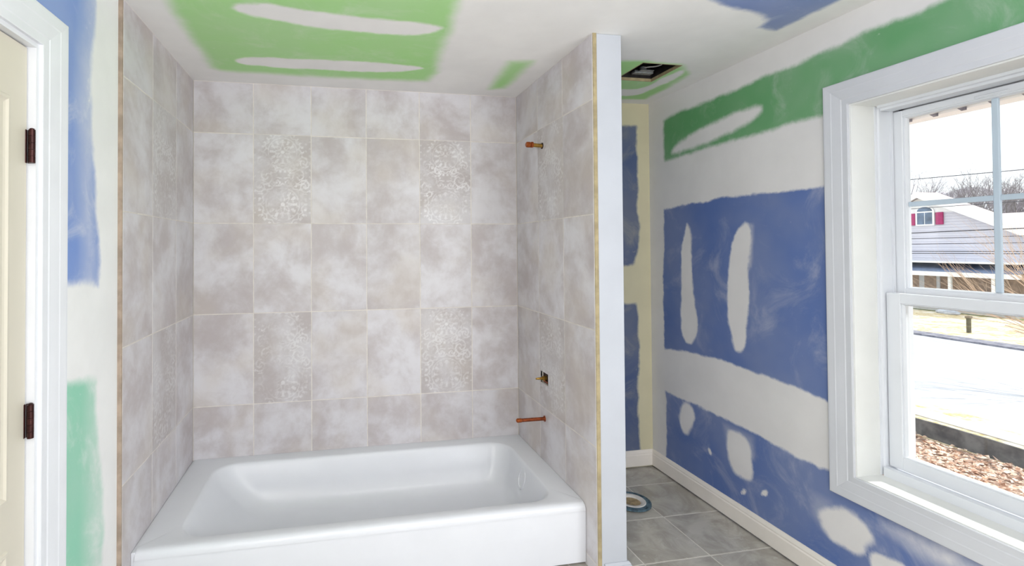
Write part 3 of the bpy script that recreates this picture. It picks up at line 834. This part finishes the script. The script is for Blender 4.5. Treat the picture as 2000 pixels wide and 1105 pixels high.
for r, z in ((.049, .0140), (.049, .0165), (.044, .0175), (.036, .0165), (.001, .0155)):
    cr.append([(fc[0]+r*math.cos(t), fc[1]+r*math.sin(t), z) for t in np.linspace(0, 2*math.pi, 32, endpoint=False)])
MB().loft(cr, cap0=True, cap1=True).build('test_plug', M['plug'], fl, smooth=True)['label'] = 'brownish plug in the pipe'

# ---------------------------------------------------------------- exhaust fan housing in the ceiling
fan = empty('exhaust_fan_housing', ((FX0+FX1)/2, (FY0+FY1)/2, H+.016), 'open dark fan housing with loose wires in the ceiling hole', 'fan')
hb = MB()
x0, x1, y0, y1, z0, z1 = FX0-.004, FX1+.004, FY0-.004, FY1+.004, H+.0165, H+.19
for a in ((x0, x0+.003, y0, y1, z0, z1), (x1-.003, x1, y0, y1, z0, z1), (x0, x1, y0, y0+.003, z0, z1), (x0, x1, y1-.003, y1, z0, z1), (x0, x1, y0, y1, z1-.003, z1)):
    hb.box(*a)
hb.build('housing_box', M['housing'], fan)
b = MB().box(2.40, 2.515, -.445, -.408, H+.030, H+.046, .003)
b.box(2.42, 2.50, -.470, -.445, H+.036, H+.040)
b.tube([(2.455, -.435, H+.046), (2.455, -.435, H+.065)], .018, 14)
b.build('motor_bracket', M['steel'], fan)
w = [(2.36, -.52, H+.12), (2.39, -.55, H+.075), (2.43, -.535, H+.055), (2.47, -.56, H+.045), (2.495, -.54, H+.045), (2.49, -.50, H+.050), (2.465, -.47, H+.055), (2.45, -.44, H+.06)]
def smooth_path(p, n=6):
    p = [Vector(q) for q in p]; out = []
    for i in range(len(p)-1):
        a, b_, c, d = p[max(i-1, 0)], p[i], p[i+1], p[min(i+2, len(p)-1)]
        for k in range(n):
            t = k/n
            out.append(.5*((2*b_)+(c-a)*t+(2*a-5*b_+4*c-d)*t*t+(-a+3*b_-3*c+d)*t**3))
    out.append(p[-1]); return out
MB().tube(smooth_path(w), .0035, 8).build('wire', M['wire'], fan, smooth=True)
MB().tube(smooth_path([(2.35, -.56, H+.13), (2.345, -.585, H+.09), (2.36, -.60, H+.07)]), .003, 8).build('wire', M['wire'], fan, smooth=True)
MB().tube([(2.345, -.60, H+.075), (2.375, -.602, H+.062)], [.009, .005], 10).build('wire_connector', M['yellow'], fan, smooth=True)['label'] = 'yellow wire connector'

# ================================================================= OUTSIDE
def ground_mat(name, c1, c2, scale, rough=.95, c3=None, stretch=None, thr=(.35, .65)):
    m, nt, bs = new_mat(name)
    tc = objcoord(nt, stretch)
    f = noise(nt, tc, scale, 7, .7)
    col = mixc(nt, maprange(nt, f, *thr), c1, c2)
    if c3: col = mixc(nt, maprange(nt, noise(nt, tc, scale*.22, 4), .45, .65), col, c3)
    nt.links.new(col, bs.inputs['Base Color']); setin(bs, Roughness=rough)
    bs.inputs['Specular IOR Level'].default_value = .1
    return m
M['road'] = ground_mat('pale_concrete', rgb(176, 178, 184), rgb(200, 202, 206), 1.2, .8, rgb(188, 190, 198), (3, .15, 1))  # bluish streaks paint tree shadow bands into the road colour
M['walk'] = ground_mat('pale_walk', rgb(190, 188, 186), rgb(210, 208, 204), 3)
M['dry_grass'] = ground_mat('dry_winter_grass', rgb(184, 160, 112), rgb(232, 220, 190), 6, c3=rgb(236, 230, 216))
M['green_grass'] = ground_mat('dull_green_grass', rgb(96, 104, 72), rgb(140, 142, 104), 5)
M['mulch'] = ground_mat('leaf_mulch_soil', rgb(140, 112, 96), rgb(206, 184, 168), 14)
M['leaf'] = ground_mat('dry_leaf', rgb(182, 138, 112), rgb(244, 226, 210), 9)
M['curb'] = ground_mat('grey_curb', rgb(112, 112, 124), rgb(150, 150, 160), 4)
M['board'] = ground_mat('dark_fabric', rgb(84, 84, 86), rgb(116, 116, 116), 3)
M['siding'] = flat('lavender_grey_siding', rgb(208, 208, 220), .7, .04, .6)
M['white_trim'] = flat('white_house_trim', rgb(236, 238, 240), .6, .02)
M['porch_roof'] = flat('blue_grey_shingles', rgb(110, 126, 156), .8, .1, 3)
M['grey_roof'] = flat('pinkish_grey_shingles', rgb(196, 184, 186), .85, .08, 2)
M['brick'] = flat('tan_brick', rgb(190, 164, 144), .85, .12, 5)
M['shutter'] = flat('magenta_shutter', rgb(168, 46, 104), .6, .05)
M['house_glass'] = flat('house_window_glass', rgb(96, 116, 142), .1, .25, 1.5)
M['bark_far'] = flat('grey_bark', rgb(146, 138, 146), .9, .1)
M['bark_near'] = flat('tan_twig_bark', rgb(206, 178, 152), .9, .15)
M['cable'] = flat('dark_cable', rgb(54, 54, 64), .6, .05)
M['stake'] = flat('weathered_wood', rgb(96, 92, 72), .9, .15, 8)
M['stone'] = flat('pale_boulder', rgb(196, 200, 208), .8, .15, 3)
M['hill'] = ground_mat('wooded_hillside', rgb(168, 162, 174), rgb(232, 230, 236), .55, thr=(.4, .6))

def slab(name, mat, x0, x1, y0=-40, y1=170, z=ZG, t=.3, jag=0.0):
    n = 60
    ys = np.linspace(y0, y1, n)
    L = [(x0+jag*RNG.uniform(-1, 1), y) for y in ys]; R = [(x1+jag*RNG.uniform(-1, 1), y) for y in ys]
    mb = MB()
    mb.loft([[(a[0], a[1], z-t), (a[0], a[1], z), (b[0], b[1], z), (b[0], b[1], z-t)] for a, b in zip(L, R)], cap0=True, cap1=True)
    o = mb.build(name, mat)
    return tag(o, kind='structure')
slab('mulch_bed', M['mulch'], 2.7, 11.35)
tag(MB().box(XR-.1, XR+.146, YREAR-.5, 6, ZG-.1, -.161).build('trim_1', M['walk']), kind='structure')
slab('grass_verge', M['dry_grass'], 11.3, 12.55, z=ZG+.01, jag=.03)
slab('sidewalk', M['walk'], 12.5, 13.05, z=ZG+.03)
slab('grass_strip', M['dry_grass'], 13.0, 13.65, z=ZG+.012, jag=.06)
slab('street', M['road'], 13.6, 23.0, z=ZG)
slab('curb', M['curb'], 23.0, 23.75, z=ZG+.06, jag=.03)
slab('lawn', M['dry_grass'], 23.7, 31.3, z=ZG+.03, jag=.1)
slab('far_lawn', M['green_grass'], 31.2, 200, z=ZG+.02, jag=.1)

# leaf litter over the mulch
mb = MB()
for i in range(3800):
    x = RNG.uniform(8.6, 11.2); y = RNG.uniform(1.2, 6.2); a = RNG.uniform(0, 6.28); s = RNG.uniform(.03, .075); z = ZG+RNG.uniform(.005, .09)
    ca, sa = math.cos(a)*s, math.sin(a)*s
    t1, t2 = RNG.uniform(-.5, .5)*s, RNG.uniform(-.5, .5)*s
    mb.add([(x-ca, y-sa, z), (x+sa*.5, y-ca*.5, z+t1+.01), (x+ca, y+sa, z+t2*.5), (x-sa*.5, y+ca*.5, z+t2+.01)], [(0, 1, 2), (0, 2, 3)])
tag(mb.build('leaf_litter', M['leaf'], None, fix=False), 'dry brown leaves scattered on the bed below the window', 'leaves', kind='stuff')
# silt fence / dark edging
mb = MB()
ys = np.linspace(-2, 14, 30)
mb.loft([[(11.36+.05*math.sin(y*1.3), y, ZG-.05), (11.36+.05*math.sin(y*1.3), y, ZG+.30+.02*math.sin(y*2.1)), (11.40+.05*math.sin(y*1.3), y, ZG+.30+.02*math.sin(y*2.1)), (11.40+.05*math.sin(y*1.3), y, ZG-.05)] for y in ys], cap0=True, cap1=True)
mb.top('silt_fence', M['board'], (11.4, 6, ZG), label='low dark silt fence running along the leafy bed', cat='fence')

# ---- gabled house
HX = 34.0
house = empty('gabled_house', (HX, 20, ZG), 'lavender-grey gabled house with magenta shutters and a white porch', 'house')
hy0, hy1, hap, hze, hza = 14.9, 25.1, 20.0, 1.55, 4.20
MB().prism([(hy0, ZG), (hy1, ZG), (hy1, hze), (hap, hza), (hy0, hze)], 0, HX, HX+1.0).build('gable_wall', M['siding'], house)
MB().box(HX+1.0, HX+8, hy0, hy1, ZG, hze-.2).build('rear_wing', M['siding'], house)
sdg = MB()
z = .50
while z < 4.0:
    e = 5.0 if z < hze-.05 else max(0, (hza-.12-z)/(hza-hze)*(hap-hy0))
    if e > .2: sdg.box(HX-.018, HX-.001, hap-e+.02, hap+e-.02, z, z+.13)
    z += .155
o = sdg.build('clapboards', M['siding'], house); o['kind'] = 'stuff'
for s, nm in ((-1, 'roof'), (1, 'roof')):
    ye = hap+s*(hap-hy0+.45); ze = hza-(hap-hy0+.45)*(hza-hze)/(hap-hy0)
    MB().prism([(hap, hza+.02), (ye, ze+.02), (ye, ze+.20), (hap, hza+.22)], 0, HX-.45, HX+1.05).build(nm, M['grey_roof'], house)
    MB().prism([(hap, hza-.10), (ye, ze-.10), (ye, ze+.21), (hap, hza+.23)], 0, HX-.50, HX-.452).build('rake_board', M['white_trim'], house)
# white board-and-batten gable tip
zt = 3.22
MB().prism([(hap-(hza-zt)/(hza-hze)*(hap-hy0), zt), (hap+(hza-zt)/(hza-hze)*(hap-hy0), zt), (hap, hza-.02)], 0, HX-.06, HX-.02).build('gable_tip', M['white_trim'], house)
# attic window
aw = MB()
yc, zb, zm, hw = 19.86, 2.57, 3.28, .46
arch = [(yc-hw, zb-.08), (yc+hw, zb-.08), (yc+hw, zm)]+[(yc+hw*math.cos(t), zm+hw*.75*math.sin(t)) for t in np.linspace(.1, math.pi-.1, 14)]+[(yc-hw, zm)]
awo = aw.prism(arch, 0, HX-.13, HX-.06).build('attic_window', M['white_trim'], house)
h2 = hw-.09
MB().box(HX-.14, HX-.131, yc-h2, yc-.02, zb, zm-.05).build('pane', M['house_glass'], awo)
MB().box(HX-.14, HX-.131, yc+.02, yc+h2, zb, zm-.05).build('pane', M['house_glass'], awo)
MB().prism([(yc+h2*math.cos(t), zm+.03+h2*.68*math.sin(t)) for t in np.linspace(0, math.pi, 14)], 0, HX-.14, HX-.131).build('pane', M['house_glass'], awo)
for y0, y1 in ((yc-.85, yc-.50), (yc+.50, yc+.85)):
    sh = MB().box(HX-.11, HX-.02, y0, y1, 2.53, 3.22, .02).build('shutter', M['shutter'], house); sh['label'] = 'magenta louvred shutter'
# porch
PXF = 32.0
MB().box(PXF-.02, HX, hy0, hy1, .44, .50).build('porch_flashing', M['white_trim'], house)
MB().prism([(PXF-.25, -.02), (HX, .36), (HX, .44), (PXF-.25, .06)], 1, hy0-.2, hy1+.2).build('porch_roof', M['porch_roof'], house)
MB().box(PXF-.30, PXF-.06, hy0-.2, hy1+.2, -.24, -.01).build('porch_beam', M['white_trim'], house)
MB().box(HX-.06, HX-.02, hy0+.1, hy1-.1, -1.45, .30).build('porch_back_wall', M['brick'], house)
MB().box(PXF-.1, HX, hy0, hy1, ZG, -1.45).build('porch_floor', M['walk'], house)
for y in (24.6, 22.3, 17.43, 15.69):
    MB().box(PXF-.16, PXF-.03, y-.065, y+.065, -1.45, -.2, .01).build('porch_post', M['white_trim'], house)
MB().box(PXF-.13, PXF-.06, 15.0, 17.4, -.98, -.92).build('handrail', M['white_trim'], house)
y = 15.1
while y < 17.35:
    MB().box(PXF-.115, PXF-.075, y-.025, y+.025, -1.42, -.98).build('baluster', M['white_trim'], house); y += .2
dd = MB().box(HX-.12, HX-.05, 19.2, 20.95, -1.45, -.02).build('porch_door', M['white_trim'], house)
for y0, y1 in ((19.36, 19.93), (20.2, 20.8)):
    MB().box(HX-.135, HX-.121, y0, y1, -1.30, -.20).build('pane', M['brick'], dd)
# ---- house behind
BX = 44.5
h2o = empty('brick_house', (BX, 15, ZG), 'tan brick house with a pinkish roof behind the gabled house', 'house')
MB().box(BX, BX+8, 9, 22.6, ZG, 2.3).build('brick_wall', M['brick'], h2o)
MB().prism([(BX-.8, 2.34), (BX+4, 3.45), (BX+8.8, 2.34), (BX+8.8, 2.5), (BX+4, 3.65), (BX-.8, 2.5)], 1, 8.4, 27.5).build('roof', M['grey_roof'], h2o)
MB().box(BX-.92, BX-.8, 8.4, 22.3, 2.06, 2.50).build('fascia', M['white_trim'], h2o)
w2 = MB().box(BX-.1, BX-.01, 19.4, 21.2, .3, 1.7).build('window', M['white_trim'], h2o)
MB().box(BX-.12, BX-.101, 19.5, 20.25, .4, 1.6).build('pane', M['house_glass'], w2)
MB().box(BX-.12, BX-.101, 20.35, 21.1, .4, 1.6).build('pane', M['house_glass'], w2)
MB().box(BX-.75, BX-.6, 21.9, 22.05, ZG, 2.2).build('porch_post', M['white_trim'], h2o)

# ---- bare trees
def grow(mb, p, d, L, r, depth, rng, spread, up_):
    n = 3
    pts, rad = [p], [r]
    q = p.copy(); dd = d.copy()
    for i in range(n):
        dd = (dd+Vector((rng.uniform(-1, 1), rng.uniform(-1, 1), rng.uniform(-.6, 1)+up_))*.16).normalized()
        q = q+dd*(L/n); pts.append(q.copy()); rad.append(r*(1-.55*(i+1)/n))
    mb.tube(pts, rad, 5 if depth > 2 else 3, cap=False)
    if depth <= 0: return
    k = rng.choice((2, 3, 3, 4)) if depth > 1 else 3
    for i in range(k):
        t = rng.uniform(.35, 1.0)
        idx = min(n, max(1, int(round(t*n))))
        nd = (dd+Vector((rng.uniform(-1, 1), rng.uniform(-1, 1), rng.uniform(-.4, .8)))*spread).normalized()
        grow(mb, pts[idx], nd, L*rng.uniform(.6, .8), rad[idx]*.75, depth-1, rng, spread, up_)
def tree_at(x, k, drop):
    """a tree at depth x on the line y = k*x; its top rises as far above eye level as drop says"""
    d = (x-.776)*(.184+k*.983)
    return (x, k*(x-.776)-2.93, 1.43+drop*d-ZG, .0032*x)
TREES = [(*tree_at(46, .712, .225), 'grey bare tree at the left pane edge above the gable'), (*tree_at(57, .680, .165), 'bare tree beyond the gable roof, second from the left'),
         (*tree_at(68, .655, .165), 'bare tree beyond the gable roof, third from the left'), (*tree_at(79, .632, .17), 'bare tree over the middle of the roof slope'),
         (*tree_at(90, .610, .175), 'taller bare tree over the right roof slope'), (*tree_at(101, .590, .17), 'bare tree left of the vertical window bar'),
         (*tree_at(112, .580, .175), 'bare tree right behind the vertical window bar'), (*tree_at(123, .562, .17), 'bare tree above the brick house roof'),
         (*tree_at(134, .545, .175), 'rightmost bare tree above the brick house')]
for i, (x, y, h, r, lab) in enumerate(TREES):
    rg_ = random.Random(100+i)
    t = empty('bare_tree', (x, y, ZG), lab, 'tree', 'bare trees behind the houses')
    mb = MB(); top_ = Vector((x, y, ZG+h*.38))
    mb.tube([(x, y, ZG-.1), (x+.05, y, ZG+h*.2), top_], [r*1.3, r, r*.85], 7)
    mb.build('trunk', M['bark_far'], t, smooth=True, fix=False)
    mb = MB()
    for k in range(5):
        d = Vector((rg_.uniform(-1, 1), rg_.uniform(-1, 1), rg_.uniform(.6, 1.5))).normalized()
        grow(mb, top_-Vector((0, 0, rg_.uniform(0, h*.1))), d, h*.26, r*.6, 4, rg_, .75, .25)
    mb.build('branches', M['bark_far'], t, fix=False)
hill = MB()
ys = np.linspace(-20, 190, 60)
hill.loft([[(165, y, ZG), (172, y, 15.0+1.5*math.sin(y*.13)+1.0*math.sin(y*.37+1)), (200, y, 17.5+1.4*math.sin(y*.11)), (212, y, ZG)] for y in ys], cap0=True, cap1=True)
tag(hill.build('hillside', M['hill'], None, smooth=True), kind='structure')

# ---- bare bush close to the window, leaning in from the right
BXX, BYY = 18.0, 4.7
bush = empty('bare_bush', (BXX, BYY, ZG), 'leafless tan-twigged tree leaning in from the right before the porch', 'bush')
rg_ = random.Random(11)
MB().tube([(BXX, BYY, ZG-.1), (BXX+.05, BYY+.1, ZG+.6), (BXX, BYY+.35, ZG+1.25)], [.085, .07, .06], 8).build('trunk', M['bark_near'], bush, smooth=True)
mb = MB()
for k in range(11):
    d = Vector((rg_.uniform(-.5, .5), rg_.uniform(.35, 1.0), rg_.uniform(.12, .75))).normalized()
    grow(mb, Vector((BXX, BYY+.35, ZG+rg_.uniform(1.0, 1.25))), d, rg_.uniform(1.5, 2.0), .026, 3, rg_, .40, .02)
mb.build('branches', M['bark_near'], bush, fix=False)

# ---- cables over the street
CABLES = []
for i, (p, q) in enumerate((((1781, 384.5), (1945, 377)), ((1790, 424), (1945, 418)), ((1784, 458.5), (1944, 454)), ((1784, 467), (1944, 464.5)), ((1784, 475.5), (1944, 474)), ((1785, 487.6), (1946, 487.6)), ((1785, 491), (1955, 491)))):
    CABLES.append((p, q))
CZ = [(4.31, 4.21, .016), (3.03, 3.04, .012), (1.96, 2.02, .022), (1.70, 1.73, .014), (1.45, 1.47, .014), (1.11, 1.12, .018), (1.01, 1.03, .018)]
ORD = ['topmost power line, crossing the sky above the gable', 'second power line from the top, across the shutters', 'third power line from the top, thick and dark', 'fourth power line from the top, thin', 'fifth power line from the top, thin', 'sixth power line from the top, dark', 'lowest power line, just above the porch']
for (za, zb_, r), lab in zip(CZ, ORD):
    k = (zb_-za)/(11.6-14.6); CXX = 26.0+.3*ORD.index(lab)
    pts = []
    for y in np.linspace(-20, 45, 14):
        pts.append((CXX, y, za+k*(y-14.6)))
    MB().tube(pts, r, 5).top('power_line', M['cable'], (CXX, 12.5, za), label=lab, cat='cable', group='power lines over the street')

# ---- small things across the street
st = MB().box(25.19, 25.30, 12.44, 12.55, ZG, ZG+.66, .012)
st.box(25.16, 25.33, 12.41, 12.58, ZG+.60, ZG+.69, .02)
st.top('marker_post', M['stake'], (25.25, 12.5, ZG+.03), label='short weathered post standing in the dry lawn', cat='post')
bl = MB()
rg_ = random.Random(3)
for k in range(6):
    c = Vector((31.0+rg_.uniform(-.4, .4), 16.6+rg_.uniform(-.9, .9), ZG+.1)); rr_ = rg_.uniform(.18, .34)
    rings = []
    for a in np.linspace(-1.2, 1.45, 6):
        rings.append([(c.x+rr_*math.cos(a)*math.cos(t)*rg_.uniform(.85, 1.15), c.y+rr_*1.3*math.cos(a)*math.sin(t)*rg_.uniform(.85, 1.15), c.z+rr_*.6*math.sin(a)) for t in np.linspace(0, 6.283, 9, endpoint=False)])
    bl.loft(rings, cap0=True, cap1=True)
bl.top('boulder_cluster', M['stone'], (31.0, 16.6, ZG), label='cluster of pale boulders on the lawn before the porch', cat='rocks')

# ---- eave over the window with its gutter hangers
eave = empty('eave_gutter', (3.4, -1.5, 2.0), 'white eave gutter with small hangers above the window outside', 'gutter')
MB().box(3.36, 3.46, -3.2, .6, 1.998, 2.10, .006).build('gutter', M['white_trim'], eave)
MB().box(XR+.147, 3.36, -3.2, .6, 2.085, 2.10).build('soffit', M['white_trim'], eave)
y = -3.1
while y < .5:
    MB().prism([(3.335, 1.999), (3.359, 1.990), (3.359, 2.004)], 1, y-.009, y+.009).build('hanger', M['curb'], eave); y += .1
